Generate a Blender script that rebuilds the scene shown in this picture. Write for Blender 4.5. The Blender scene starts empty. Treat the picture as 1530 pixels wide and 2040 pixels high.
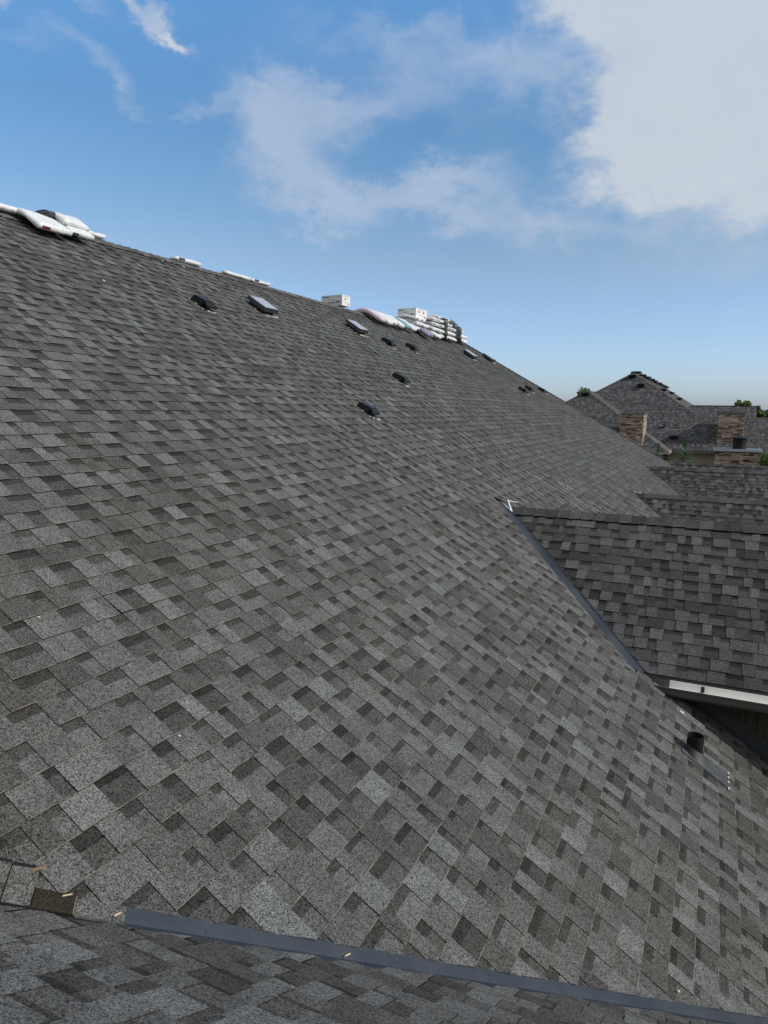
import bpy, math, random
from mathutils import Vector, Matrix, noise as mnoise

# ------------------------------------------------------------------ camera
F_PX, YAW, PITCH, ROLL, PR = 1390.0188, 0.440724388, -0.147574319, 0.014609254, 0.571474565
sc = bpy.context.scene
CP, SP, TP = math.cos(PR), math.sin(PR), math.tan(PR)
fw = Vector((-math.sin(YAW)*math.cos(PITCH), math.cos(YAW)*math.cos(PITCH), math.sin(PITCH)))
r0 = fw.cross(Vector((0, 0, 1))).normalized(); u0 = r0.cross(fw)
RT = math.cos(ROLL)*r0 + math.sin(ROLL)*u0
UP = -math.sin(ROLL)*r0 + math.cos(ROLL)*u0
cam = bpy.data.cameras.new('camera'); camo = bpy.data.objects.new('camera', cam)
sc.collection.objects.link(camo); sc.camera = camo
cam.sensor_fit = 'HORIZONTAL'; cam.sensor_width = 36; cam.lens = F_PX/1530*36
cam.clip_start = 0.02; cam.clip_end = 4000
camo.matrix_world = Matrix(((RT.x, UP.x, -fw.x, 0), (RT.y, UP.y, -fw.y, 0), (RT.z, UP.z, -fw.z, 0), (0, 0, 0, 1)))
sc.render.resolution_x, sc.render.resolution_y = 768, 1024

def ray(px, py):
    d = fw*F_PX + RT*(px-765) - UP*(py-1020)
    return d.normalized()
def at_y(px, py, Y):
    d = ray(px, py); return d*(Y/d.y)

# ------------------------------------------------------------------ light
SUN_EL, SUN_B = math.radians(33), 0.06           # sun almost exactly along +X
sdir = Vector((math.cos(SUN_EL)*math.cos(SUN_B), math.cos(SUN_EL)*math.sin(SUN_B), math.sin(SUN_EL)))
sl = bpy.data.lights.new('sun', 'SUN'); sl.energy = 2.9; sl.angle = math.radians(0.55); sl.color = (1.0, 0.955, 0.90)
so = bpy.data.objects.new('sun', sl); sc.collection.objects.link(so)
so.rotation_euler = sdir.to_track_quat('Z', 'Y').to_euler()
sc.view_settings.view_transform = 'Standard'; sc.view_settings.look = 'None'
sc.view_settings.exposure = 0.0; sc.view_settings.gamma = 1

world = bpy.data.worlds.new("World"); sc.world = world; world.use_nodes = True
nt = world.node_tree; nt.nodes.clear()
def N(tree, kind, **kw):
    n = tree.nodes.new(kind)
    for k, v in kw.items(): setattr(n, k, v)
    return n
def M_(tree, op, a, b=None, c=None, clamp=False):
    n = N(tree, 'ShaderNodeMath', operation=op); n.use_clamp = clamp
    for i, v in enumerate((a, b, c)):
        if v is None: continue
        if isinstance(v, (int, float)): n.inputs[i].default_value = v
        else: tree.links.new(v, n.inputs[i])
    return n.outputs[0]
def build_sky():
    sky = N(nt, 'ShaderNodeTexSky'); sky.sky_type = 'NISHITA'; sky.sun_disc = False
    sky.sun_elevation = SUN_EL; sky.sun_rotation = math.atan2(sdir.x, sdir.y)
    sky.altitude = 600; sky.air_density = 1.0; sky.dust_density = 1.6; sky.ozone_density = 2.2
    geo = N(nt, 'ShaderNodeTexCoord'); sep = N(nt, 'ShaderNodeSeparateXYZ')
    nrm = geo.outputs['Generated']
    nt.links.new(nrm, sep.inputs[0])
    X, Y, Z = sep.outputs
    az = M_(nt, 'ARCTAN2', X, Y); el = M_(nt, 'ARCSINE', Z)
    n1 = N(nt, 'ShaderNodeTexNoise'); n1.inputs['Scale'].default_value = 5.0; n1.inputs['Detail'].default_value = 7; n1.inputs['Roughness'].default_value = .62
    n2 = N(nt, 'ShaderNodeTexNoise'); n2.inputs['Scale'].default_value = 17; n2.inputs['Detail'].default_value = 6; n2.inputs['Roughness'].default_value = .65
    mp = N(nt, 'ShaderNodeMapping'); mp.inputs['Location'].default_value = (3.1, 1.7, .4); mp.inputs['Scale'].default_value = (1, 1, 1.7)
    nt.links.new(nrm, mp.inputs[0]); nt.links.new(mp.outputs[0], n1.inputs['Vector']); nt.links.new(mp.outputs[0], n2.inputs['Vector'])
    s1 = N(nt, 'ShaderNodeSeparateXYZ'); nt.links.new(n1.outputs['Color'], s1.inputs[0])
    s2 = N(nt, 'ShaderNodeSeparateXYZ'); nt.links.new(n2.outputs['Color'], s2.inputs[0])
    def warp(v, a, b):
        return M_(nt, 'ADD', v, M_(nt, 'ADD', M_(nt, 'MULTIPLY', M_(nt, 'SUBTRACT', a, .5), .16), M_(nt, 'MULTIPLY', M_(nt, 'SUBTRACT', b, .5), .07)))
    azw = warp(az, s1.outputs[0], s2.outputs[0]); elw = warp(el, s1.outputs[1], s2.outputs[1])
    thick, thin = None, None
    # cloud banks: pixel centre, radii, tilt (deg, + = right side higher), strength, soft?
    blobs = [(1450, 60, 330, 190, 0, 1.3, 0), (1440, 290, 210, 130, -20, 1.1, 0), (1180, 20, 170, 60, -25, .8, 0), (1290, 210, 130, 110, -50, .8, 0),
             (1500, 420, 160, 70, -5, .6, 0), (1260, 280, 110, 120, -55, .6, 0),
             (315, 25, 75, 32, -38, .85, 0), (372, 74, 32, 18, -10, .7, 0), (45, -10, 70, 26, 0, .6, 0), (180, 5, 70, 22, -20, .45, 0),
             (530, 260, 95, 95, 0, .75, 1), (640, 200, 130, 55, 0, .5, 1), (610, 350, 120, 55, -35, .62, 1), (720, 402, 170, 38, -4, .75, 1), (890, 378, 110, 32, 5, .6, 1),
             (820, 200, 190, 70, 10, .5, 1), (720, 60, 230, 45, 4, .42, 1), (930, 110, 150, 60, -10, .5, 1), (1060, 150, 100, 80, 0, .5, 1),
             (160, 125, 110, 26, -30, .42, 1), (235, 165, 50, 30, -50, .5, 1), (40, 110, 80, 36, -10, .42, 1), (385, 222, 55, 15, 0, .42, 1), (275, 235, 50, 13, 0, .36, 1),
             (1000, 400, 190, 40, -8, .36, 1), (1340, 480, 260, 60, -3, .6, 1), (1420, 560, 260, 40, 2, .42, 1), (1130, 440, 120, 30, -10, .4, 1), (980, 300, 110, 60, 0, .22, 1)]
    for (bx, by, ra, rb, tl, st, soft) in blobs:
        d = ray(bx, by); a0 = math.atan2(d.x, d.y); e0 = math.asin(d.z)
        dl, dr = ray(bx-5, by), ray(bx+5, by)
        dpa = math.hypot((math.atan2(dr.x, dr.y)-math.atan2(dl.x, dl.y)), 0)/10
        dpe = (ray(bx, by).angle(ray(bx, by+10)))/10
        c, s = math.cos(math.radians(tl)), math.sin(math.radians(tl))
        x = M_(nt, 'DIVIDE', M_(nt, 'SUBTRACT', azw, a0), dpa); y = M_(nt, 'DIVIDE', M_(nt, 'SUBTRACT', elw, e0), dpe)
        u = M_(nt, 'MULTIPLY_ADD', x, c/ra, M_(nt, 'MULTIPLY', y, s/ra)); v = M_(nt, 'MULTIPLY_ADD', x, -s/rb, M_(nt, 'MULTIPLY', y, c/rb))
        rr = M_(nt, 'MULTIPLY_ADD', u, u, M_(nt, 'MULTIPLY', v, v))
        g = M_(nt, 'MULTIPLY', M_(nt, 'EXPONENT', M_(nt, 'MULTIPLY', rr, -.8)), st)
        if soft: thin = g if thin is None else M_(nt, 'ADD', thin, g)
        else: thick = g if thick is None else M_(nt, 'ADD', thick, g)
    det = M_(nt, 'MULTIPLY_ADD', n2.outputs['Fac'], .55, M_(nt, 'MULTIPLY', n1.outputs['Fac'], .6))     # ~ .3 - .8
    a = M_(nt, 'ADD', thick, M_(nt, 'MULTIPLY', M_(nt, 'SUBTRACT', det, .57), .9))
    mr = N(nt, 'ShaderNodeMapRange'); mr.interpolation_type = 'SMOOTHSTEP'; mr.inputs['From Min'].default_value = .16; mr.inputs['From Max'].default_value = 1.25
    nt.links.new(a, mr.inputs['Value'])
    b = M_(nt, 'MULTIPLY', thin, M_(nt, 'MULTIPLY', det, 1.55))
    mr2 = N(nt, 'ShaderNodeMapRange'); mr2.interpolation_type = 'SMOOTHSTEP'; mr2.inputs['From Min'].default_value = .10; mr2.inputs['From Max'].default_value = 1.05
    nt.links.new(b, mr2.inputs['Value'])
    # sky colour: nishita, nudged cooler/brighter
    tint = N(nt, 'ShaderNodeMix', data_type='RGBA', blend_type='MULTIPLY'); tint.inputs[0].default_value = 1
    nt.links.new(sky.outputs[0], tint.inputs[6])
    rp = N(nt, 'ShaderNodeValToRGB'); nt.links.new(el, rp.inputs[0]); e = rp.color_ramp.elements
    e[0].position = 0; e[0].color = (.85, .99, 1.36, 1); e[1].position = .56; e[1].color = (1.0, 1.55, 1.78, 1); x = e.new(.2); x.color = (.97, 1.0, .99, 1); x = e.new(.36); x.color = (.74, 1.05, 1.15, 1)
    nt.links.new(rp.outputs[0], tint.inputs[7])
    mx = N(nt, 'ShaderNodeMix', data_type='RGBA'); nt.links.new(M_(nt, 'MULTIPLY', mr2.outputs[0], .70), mx.inputs[0])
    nt.links.new(tint.outputs[2], mx.inputs[6]); mx.inputs[7].default_value = (3.35, 3.95, 4.95, 1)
    mx2 = N(nt, 'ShaderNodeMix', data_type='RGBA'); nt.links.new(M_(nt, 'MULTIPLY', mr.outputs[0], .93), mx2.inputs[0])
    nt.links.new(mx.outputs[2], mx2.inputs[6])
    cl = N(nt, 'ShaderNodeMix', data_type='RGBA'); nt.links.new(mr.outputs[0], cl.inputs[0]); cl.inputs[6].default_value = (3.55, 4.0, 4.8, 1); cl.inputs[7].default_value = (4.15, 4.55, 5.05, 1)
    nt.links.new(M_(nt, 'MULTIPLY', mr.outputs[0], M_(nt, 'MULTIPLY_ADD', det, 2.6, -.62), clamp=True), cl.inputs[0])
    nt.links.new(cl.outputs[2], mx2.inputs[7])
    # white cloud veil added outside the view to make the fill light neutral
    vm = N(nt, 'ShaderNodeVectorMath', operation='DOT_PRODUCT'); nt.links.new(nrm, vm.inputs[0]); vm.inputs[1].default_value = tuple(fw)
    m3 = N(nt, 'ShaderNodeMapRange'); m3.interpolation_type = 'SMOOTHSTEP'; nt.links.new(vm.outputs['Value'], m3.inputs['Value'])
    m3.inputs['From Min'].default_value = .62; m3.inputs['From Max'].default_value = .2; m3.inputs['To Min'].default_value = 0; m3.inputs['To Max'].default_value = 1
    n4 = M_(nt, 'MULTIPLY', m3.outputs[0], M_(nt, 'MULTIPLY_ADD', n1.outputs['Fac'], .6, .5), clamp=True)
    mx3 = N(nt, 'ShaderNodeMix', data_type='RGBA'); nt.links.new(n4, mx3.inputs[0]); nt.links.new(mx2.outputs[2], mx3.inputs[6]); mx3.inputs[7].default_value = (3.9, 3.85, 3.75, 1)
    mx2 = mx3
    bg = N(nt, 'ShaderNodeBackground'); bg.inputs['Strength'].default_value = 0.142
    nt.links.new(mx2.outputs[2], bg.inputs['Color'])
    out = N(nt, 'ShaderNodeOutputWorld'); nt.links.new(bg.outputs[0], out.inputs[0])
build_sky()

# ------------------------------------------------------------------ helpers
COL = sc.collection
rnd = random.Random(7)
def tag(o, label=None, cat=None, group=None, kind=None):
    if label: o['label'] = label
    if cat: o['category'] = cat
    if group: o['group'] = group
    if kind: o['kind'] = kind
    return o
def empty(name, loc, label, cat, group=None):
    o = bpy.data.objects.new(name, None); COL.objects.link(o); o.location = loc; o.empty_display_size = .3
    return tag(o, label, cat, group)
class MB:
    def __init__(s): s.v = []; s.f = []; s.t = []; s.m = []
    def face(s, pts, tone=1.0, mi=0):
        b = len(s.v); s.v += [tuple(p) for p in pts]; s.f.append(tuple(range(b, b+len(pts)))); s.t.append(tone); s.m.append(mi)
    def box(s, c, d, R=None, tone=1.0, mi=0, taper=1.0):
        R = R or Matrix.Identity(3); c = Vector(c); P = []
        for k, (x, y, z) in enumerate([(-1,-1,-1),(1,-1,-1),(1,1,-1),(-1,1,-1),(-1,-1,1),(1,-1,1),(1,1,1),(-1,1,1)]):
            q = taper if z > 0 else 1
            P.append(c + R @ Vector((x*d[0]/2*q, y*d[1]/2*q, z*d[2]/2)))
        for f in ((0,3,2,1),(4,5,6,7),(0,1,5,4),(1,2,6,5),(2,3,7,6),(3,0,4,7)): s.face([P[i] for i in f], tone, mi)
    def prism(s, a, b, prof, X, Yv, tone=1.0, mi=0, caps=True):   # profile (list of 2D) swept from a to b
        a, b = Vector(a), Vector(b); A = [a + X*p[0] + Yv*p[1] for p in prof]; B = [b + X*p[0] + Yv*p[1] for p in prof]
        n = len(prof)
        for i in range(n): s.face([A[i], A[(i+1) % n], B[(i+1) % n], B[i]], tone, mi)
        if caps: s.face(A[::-1], tone, mi); s.face(B, tone, mi)
    def tube(s, a, b, r1, r2=None, n=12, tone=1.0, mi=0, cap=True):
        a, b = Vector(a), Vector(b); r2 = r1 if r2 is None else r2
        w = (b-a).normalized(); x = w.orthogonal().normalized(); y = w.cross(x)
        A = [a + (x*math.cos(t)+y*math.sin(t))*r1 for t in [2*math.pi*i/n for i in range(n)]]
        B = [b + (x*math.cos(t)+y*math.sin(t))*r2 for t in [2*math.pi*i/n for i in range(n)]]
        for i in range(n): s.face([A[i], A[(i+1) % n], B[(i+1) % n], B[i]], tone, mi)
        if cap: s.face(B, tone, mi); s.face(A[::-1], tone, mi)
    def build(s, name, mats, parent=None, smooth=False, bevel=0, merge=False, loc=None):
        me = bpy.data.meshes.new(name)
        off = Vector(loc) if loc is not None else Vector((0, 0, 0))
        if parent is not None and loc is None: off = world_of(parent)
        me.from_pydata([(x-off.x, y-off.y, z-off.z) for x, y, z in s.v], [], s.f)
        if not isinstance(mats, (list, tuple)): mats = [mats]
        for m in mats: me.materials.append(m)
        if len(mats) > 1: me.polygons.foreach_set('material_index', s.m)
        at = me.attributes.new('tone', 'FLOAT', 'FACE'); at.data.foreach_set('value', s.t)
        if smooth or merge:
            import bmesh
            bm = bmesh.new(); bm.from_mesh(me); bmesh.ops.remove_doubles(bm, verts=bm.verts, dist=1e-5)
            bmesh.ops.recalc_face_normals(bm, faces=bm.faces)
            bm.to_mesh(me); bm.free()
        if smooth: me.polygons.foreach_set('use_smooth', [True]*len(me.polygons))
        me.update()
        o = bpy.data.objects.new(name, me); COL.objects.link(o)
        if parent is not None: o.parent = parent
        if loc is not None: o.location = off - (world_of(parent) if parent is not None else Vector((0, 0, 0)))
        if bevel:
            md = o.modifiers.new('bevel', 'BEVEL'); md.width = bevel; md.segments = 2; md.limit_method = 'ANGLE'
        return o
def world_of(o):
    v = Vector(o.location)
    while o.parent is not None: o = o.parent; v += Vector(o.location)
    return v

def mat(name, base=(.5, .5, .5), rough=.8, metal=0.0, spec=.3):
    m = bpy.data.materials.new(name); m.use_nodes = True; t = m.node_tree
    b = t.nodes['Principled BSDF']; b.inputs['Base Color'].default_value = (*base, 1); b.inputs['Roughness'].default_value = rough
    b.inputs['Metallic'].default_value = metal; b.inputs['Specular IOR Level'].default_value = spec
    return m, t, b
def mixc(t, blend, fac, a, b):
    n = N(t, 'ShaderNodeMix', data_type='RGBA', blend_type=blend)
    for i, v in ((0, fac), (6, a), (7, b)):
        if isinstance(v, (int, float)): n.inputs[i].default_value = v
        elif isinstance(v, tuple): n.inputs[i].default_value = (*v, 1)
        else: t.links.new(v, n.inputs[i])
    return n.outputs[2]
def coords(t, scale=(1, 1, 1)):
    tc = N(t, 'ShaderNodeTexCoord'); mp = N(t, 'ShaderNodeMapping'); mp.inputs['Scale'].default_value = scale
    t.links.new(tc.outputs['Object'], mp.inputs[0]); return mp.outputs[0]
def noise(t, co, scale, detail=2, rough=.5):
    n = N(t, 'ShaderNodeTexNoise'); n.inputs['Scale'].default_value = scale; n.inputs['Detail'].default_value = detail; n.inputs['Roughness'].default_value = rough
    t.links.new(co, n.inputs['Vector']); return n.outputs['Fac']
def rng(t, v, a, b, c, d):
    n = N(t, 'ShaderNodeMapRange'); t.links.new(v, n.inputs['Value'])
    for k, x in zip(('From Min', 'From Max', 'To Min', 'To Max'), (a, b, c, d)): n.inputs[k].default_value = x
    return n.outputs[0]
def bump(t, b, h, strength=.4, dist=.003):
    n = N(t, 'ShaderNodeBump'); n.inputs['Strength'].default_value = strength; n.inputs['Distance'].default_value = dist
    t.links.new(h, n.inputs['Height']); t.links.new(n.outputs[0], b.inputs['Normal'])

def shingle_mat(name, base, warm, gran=1.0):
    m, t, b = mat(name, base, .93, 0, .12)
    co = coords(t)
    at = N(t, 'ShaderNodeAttribute'); at.attribute_name = 'tone'
    v1 = N(t, 'ShaderNodeTexVoronoi'); v1.inputs['Scale'].default_value = 380; t.links.new(co, v1.inputs['Vector'])
    s1 = N(t, 'ShaderNodeSeparateXYZ'); t.links.new(v1.outputs['Color'], s1.inputs[0])
    v2 = N(t, 'ShaderNodeTexVoronoi'); v2.inputs['Scale'].default_value = 210; t.links.new(co, v2.inputs['Vector'])
    s2 = N(t, 'ShaderNodeSeparateXYZ'); t.links.new(v2.outputs['Color'], s2.inputs[0])
    v3 = N(t, 'ShaderNodeTexVoronoi'); v3.inputs['Scale'].default_value = 75; t.links.new(co, v3.inputs['Vector'])
    s3 = N(t, 'ShaderNodeSeparateXYZ'); t.links.new(v3.outputs['Color'], s3.inputs[0])
    g = M_(t, 'ADD', M_(t, 'ADD', M_(t, 'MULTIPLY', s1.outputs[0], .46), M_(t, 'MULTIPLY', s2.outputs[0], .50)), M_(t, 'MULTIPLY', s3.outputs[0], .04))
    g = rng(t, g, .12, .88, 1-.92*gran, 1+.92*gran)
    blot = rng(t, noise(t, co, 9, 4, .6), .25, .75, .84, 1.16)
    big = noise(t, co, .55, 4, .6)
    dirt = rng(t, noise(t, co, 2.2, 5, .65), .3, .7, .92, 1.08)
    c = mixc(t, 'MIX', rng(t, big, .38, .66, 0, 1), base, warm)
    hue = mixc(t, 'MIX', rng(t, s2.outputs[1], 0, 1, 0, .35), c, (base[0]*1.25, base[1]*1.02, base[2]*.82))
    hue = mixc(t, 'MULTIPLY', 1.0, hue, mixc(t, 'MIX', rng(t, at.outputs['Fac'], .6, 1.25, 0, 1), (1.03, .995, .965), (.985, 1.01, 1.015)))
    k = M_(t, 'MULTIPLY', M_(t, 'MULTIPLY', g, blot), M_(t, 'MULTIPLY', dirt, at.outputs['Fac']))
    cx = N(t, 'ShaderNodeCombineXYZ'); [t.links.new(k, cx.inputs[i]) for i in range(3)]
    t.links.new(mixc(t, 'MULTIPLY', 1.0, hue, cx.outputs[0]), b.inputs['Base Color'])
    bump(t, b, M_(t, 'ADD', s1.outputs[0], s2.outputs[0]), .35, .0012)
    return m
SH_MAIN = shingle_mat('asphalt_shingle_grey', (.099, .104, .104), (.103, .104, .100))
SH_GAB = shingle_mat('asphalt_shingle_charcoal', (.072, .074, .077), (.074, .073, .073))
SH_NEAR = shingle_mat('asphalt_shingle_slate', (.104, .107, .106), (.106, .104, .100))
SH_FAR_LIT = shingle_mat('asphalt_shingle_far_sunlit', (.150, .152, .150), (.155, .152, .146), .4)  # lighter copy of the far shingle, sunlight painted into the +X slopes
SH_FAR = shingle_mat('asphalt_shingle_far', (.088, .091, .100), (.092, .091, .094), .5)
m, t, b = mat('shingle_edge_asphalt', (.012, .012, .012), .95); EDGE = m
def tan_edge():
    m, t, b = mat('dusty_lit_shingle_edge', (.2, .17, .13), .9); co = coords(t)  # thin pale strip: dust and caught light painted on the tab edges
    t.links.new(mixc(t, 'MIX', rng(t, noise(t, co, 12, 5, .7), .42, .6, 0, 1), (.075, .07, .062), (.25, .215, .17)), b.inputs['Base Color'])
    return m
TAN = tan_edge()
def metal_blue():
    m, t, b = mat('painted_valley_metal', (.055, .066, .085), .48, .25, .5); co = coords(t)
    n1 = noise(t, co, 3, 5, .6); n2 = noise(t, co, 60, 3, .6)
    c = mixc(t, 'MIX', rng(t, n1, .3, .7, 0, 1), (.030, .037, .049), (.048, .057, .071))
    c = mixc(t, 'MIX', rng(t, n2, .66, .74, 0, .35), c, (.12, .12, .11))
    c = mixc(t, 'MIX', rng(t, noise(t, co, 34, 2, .5), .70, .74, 0, .8), c, (.012, .013, .015))
    c = mixc(t, 'MIX', rng(t, noise(t, co, 5.5, 6, .75), .62, .72, 0, .5), c, (.13, .13, .125))
    t.links.new(c, b.inputs['Base Color']); t.links.new(rng(t, n1, .3, .7, .38, .6), b.inputs['Roughness'])
    bump(t, b, n1, .25, .01)
    return m
METAL = metal_blue()
def plain(name, base, rough=.6, metal=0, spec=.3, var=.12, scale=8):
    m, t, b = mat(name, base, rough, metal, spec); co = coords(t)
    n1 = noise(t, co, scale, 5, .6)
    c = mixc(t, 'MIX', rng(t, n1, .3, .7, 0, 1), tuple(x*(1-var) for x in base), tuple(min(1, x*(1+var)) for x in base))
    t.links.new(c, b.inputs['Base Color']); bump(t, b, n1, .15, .004)
    return m
BLACK = plain('black_plastic', (.010, .010, .010), .62, 0, .3)
BLKM = plain('black_rubber_flashing', (.045, .049, .054), .6, .05, .5, .2)
LID = plain('grey_lid_sky_sheen', (.40, .42, .45), .4, .1, .5, .12, 14)  # pale grey lid, colour lightened further to carry the reflected sky
LIDS = plain('dark_vent_side', (.030, .032, .036), .5)
WHITE = plain('white_gutter_paint', (.90, .88, .84), .45, 0, .4, .04)
OLIVE = plain('dark_grey_trim', (.115, .117, .104), .5, 0, .4, .1)
STUCCO = plain('cream_stucco', (.40, .36, .27), .9, 0, .1, .1, 3)
SEAL = plain('pale_sealant', (.55, .54, .50), .8, 0, .2, .25, 60)
CARD = plain('white_carton_board', (.74, .74, .71), .75, 0, .2, .04, 5)
INK = plain('dark_print_ink', (.05, .055, .07), .7)
INKR = plain('maroon_print', (.16, .02, .05), .6)
YEL = plain('ochre_print_ink', (.45, .36, .2), .7)
WOODM = plain('pale_wood_splinter', (.62, .5, .34), .8, 0, .2, .2, 40)
GREYCAP = plain('galvanised_cap', (.26, .28, .31), .35, .5, .5, .1)
def siding():
    m, t, b = mat('brown_wood_siding', (.1, .07, .04), .8); co = coords(t, (14, 14, 1.2))
    n1 = noise(t, co, 1.4, 4, .6)
    t.links.new(mixc(t, 'MIX', rng(t, n1, .3, .7, 0, 1), (.035, .028, .020), (.10, .080, .055)), b.inputs['Base Color']); bump(t, b, n1, .3, .01)
    return m
SIDING = siding()
def wrap(name, base, dark):
    m, t, b = mat(name, base, .42, 0, .45); co = coords(t)
    n1 = noise(t, co, 7, 5, .6)
    co2 = coords(t, (22, 22, 60)); n2 = noise(t, co2, 2.2, 2, .5)
    lines = N(t, 'ShaderNodeTexWave'); lines.bands_direction = 'Z'; lines.inputs['Scale'].default_value = 9; lines.inputs['Distortion'].default_value = .6
    t.links.new(co, lines.inputs['Vector'])
    txt = M_(t, 'MULTIPLY', rng(t, n2, .54, .6, 0, 1), rng(t, lines.outputs['Fac'], .7, .8, 0, 1))
    c = mixc(t, 'MIX', rng(t, n1, .35, .7, 0, 1), tuple(x*.88 for x in base), base)
    c = mixc(t, 'MIX', M_(t, 'MULTIPLY', txt, .75), c, dark)
    t.links.new(c, b.inputs['Base Color']); bump(t, b, n1, .6, .02)
    return m
WRAP = wrap('white_plastic_wrap', (.80, .81, .81), (.16, .17, .2))
WRAPP = wrap('pink_printed_wrap', (.72, .62, .68), (.22, .05, .14))
WRAPT = wrap('teal_printed_wrap', (.16, .38, .40), (.5, .6, .6))
WRAPV = wrap('purple_printed_wrap', (.30, .24, .36), (.03, .02, .05))
BLKSHEET = wrap('black_plastic_sheet', (.018, .020, .024), (.3, .32, .33))
GREYWRAP = wrap('grey_blue_wrap', (.22, .27, .30), (.6, .6, .6))

# ------------------------------------------------------------------ shingled planes
def clip(poly, a, b, c):                       # keep a*x+b*y >= c
    out = []; n = len(poly)
    for i in range(n):
        p, q = poly[i], poly[(i+1) % n]
        dp = a*p[0]+b*p[1]-c; dq = a*q[0]+b*q[1]-c
        if dp >= 0: out.append(p)
        if (dp >= 0) != (dq >= 0):
            k = dp/(dp-dq); out.append((p[0]+(q[0]-p[0])*k, p[1]+(q[1]-p[1])*k))
    return out if len(out) > 2 else []
def subtract(poly, w):                         # w = half planes whose intersection is removed
    out = []
    for (a, b, c) in w:
        p = clip(poly, -a, -b, -c)
        if p: out.append(p)
        poly = clip(poly, a, b, c)
        if not poly: break
    return out
def shingles(name, m, parent, O, A, U, Nn, a0, a1, s0, s1, keeps, holes=(), seed=1, tan_fn=None, ex=.143, detail=2, shift=0.0,
             tones=(.66, .8, .92, 1.0, 1.1, 1.24), gapk=.86, thick=1.0, wobble=.0015, jit=0):
    R = random.Random(seed); mb = MB()
    def P(a, s, h): return O + A*a + U*s + Nn*h
    def emit(poly, hf, tone, mi=0):
        for pl in polys(poly): mb.face([P(x, y, hf(y)) for x, y in pl], tone, mi)
    J = [0]
    def polys(poly):
        for i, k in enumerate(keeps):
            poly = clip(poly, k[0], k[1], k[2] + (J[0] if i == 0 else 0))
            if not poly: return []
        L = [poly]
        for h in holes:
            L = [q for p in L for q in subtract(p, h)]
        return L
    for pl in polys([(a0, s0), (a1, s0), (a1, s1), (a0, s1)]):
        mb.face([P(x, y, .0005) for x, y in pl], .25, 1)
    nk = int((s1-s0)/ex)+1
    ph = R.random()*3
    for k in range(nk):
        sb = s0 + k*ex + shift; st = min(sb + ex, s1 - .001)
        if st - sb < .01: continue
        a = a0 - R.random()*.3; left = R.uniform(.3, 1.0); tooth = R.random() < .5
        coursetone = R.uniform(.95, 1.05)
        J[0] = R.uniform(-jit, jit)
        while a < a1:
            w = R.choice((.085, .105, .125, .145, .17)) * R.uniform(.92, 1.08) if tooth else R.choice((.06, .085, .11, .135, .16)) * R.uniform(.92, 1.08)
            joint = False
            if w > left - .05: w = max(left, .05); joint = True
            b = a + w; left -= w
            if left <= .05: left = .985
            g = .0008 if detail >= 2 else 0
            aa, bb = a + (g if True else 0), b - g
            hb = (.0108 if tooth else .0076)*thick + R.uniform(-.0008, .0012); hs = (.0048 if tooth else .0014)*thick
            if R.random() < .035: hb += R.uniform(.002, .006)
            tone = R.choice(tones) * coursetone * R.uniform(.95, 1.05) * (1.04 if tooth else gapk)
            wb = lambda x: mnoise.noise(Vector((x*.9+ph, k*1.7, seed)))*wobble*2.2 if wobble else 0
            sa, sbb = sb + wb(aa) + (R.uniform(-.001, .001) if detail >= 2 else 0), sb + wb(bb)
            hf = lambda s, hb=hb, hs=hs, sb=sb, st=st: hb + (hs-hb)*min(1, max(0, (s-sb)/(st-sb)))
            quad = [(aa, sa), (bb, sbb), (bb, st+.004), (aa, st+.004)]
            ql = polys(quad)
            if ql:
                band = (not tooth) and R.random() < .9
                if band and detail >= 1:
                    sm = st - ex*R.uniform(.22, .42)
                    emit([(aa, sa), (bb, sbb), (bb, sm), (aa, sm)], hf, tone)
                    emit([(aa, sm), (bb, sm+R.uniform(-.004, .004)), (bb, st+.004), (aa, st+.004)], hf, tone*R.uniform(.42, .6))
                else: emit(quad, hf, tone)
                if len(ql) == 1 and len(ql[0]) == 4 and all(abs(ql[0][i][0]-quad[i][0]) < 1e-6 or True for i in range(4)):
                    full = all(min(math.hypot(q[0]-c[0], q[1]-c[1]) for q in ql[0]) < 1e-5 for c in quad)
                else: full = False
                if full:
                    mb.face([P(aa, sa, 0), P(bb, sbb, 0), P(bb, sbb, hb), P(aa, sa, hb)], .5, 1)
                    if detail >= 2:
                        mb.face([P(aa, sa, 0), P(aa, sa, hb), P(aa, st, hs), P(aa, st, 0)], .4, 0)
                        mb.face([P(bb, sbb, 0), P(bb, st, 0), P(bb, st, hs), P(bb, sbb, hb)], .4, 0)
                    if tan_fn and tan_fn(P(aa, sa, 0)):
                        mb.face([P(aa, sa-.0006, hb+.0006), P(bb, sbb-.0006, hb+.0006), P(bb, sbb+R.uniform(.0016, .0034), hb+.0006), P(aa, sa+R.uniform(.0016, .0034), hb+.0006)], 1, 2)
            a = b
            tooth = not tooth
            if R.random() < .025: tooth = not tooth
    return mb.build(name, [m, EDGE, TAN], parent)
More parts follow.
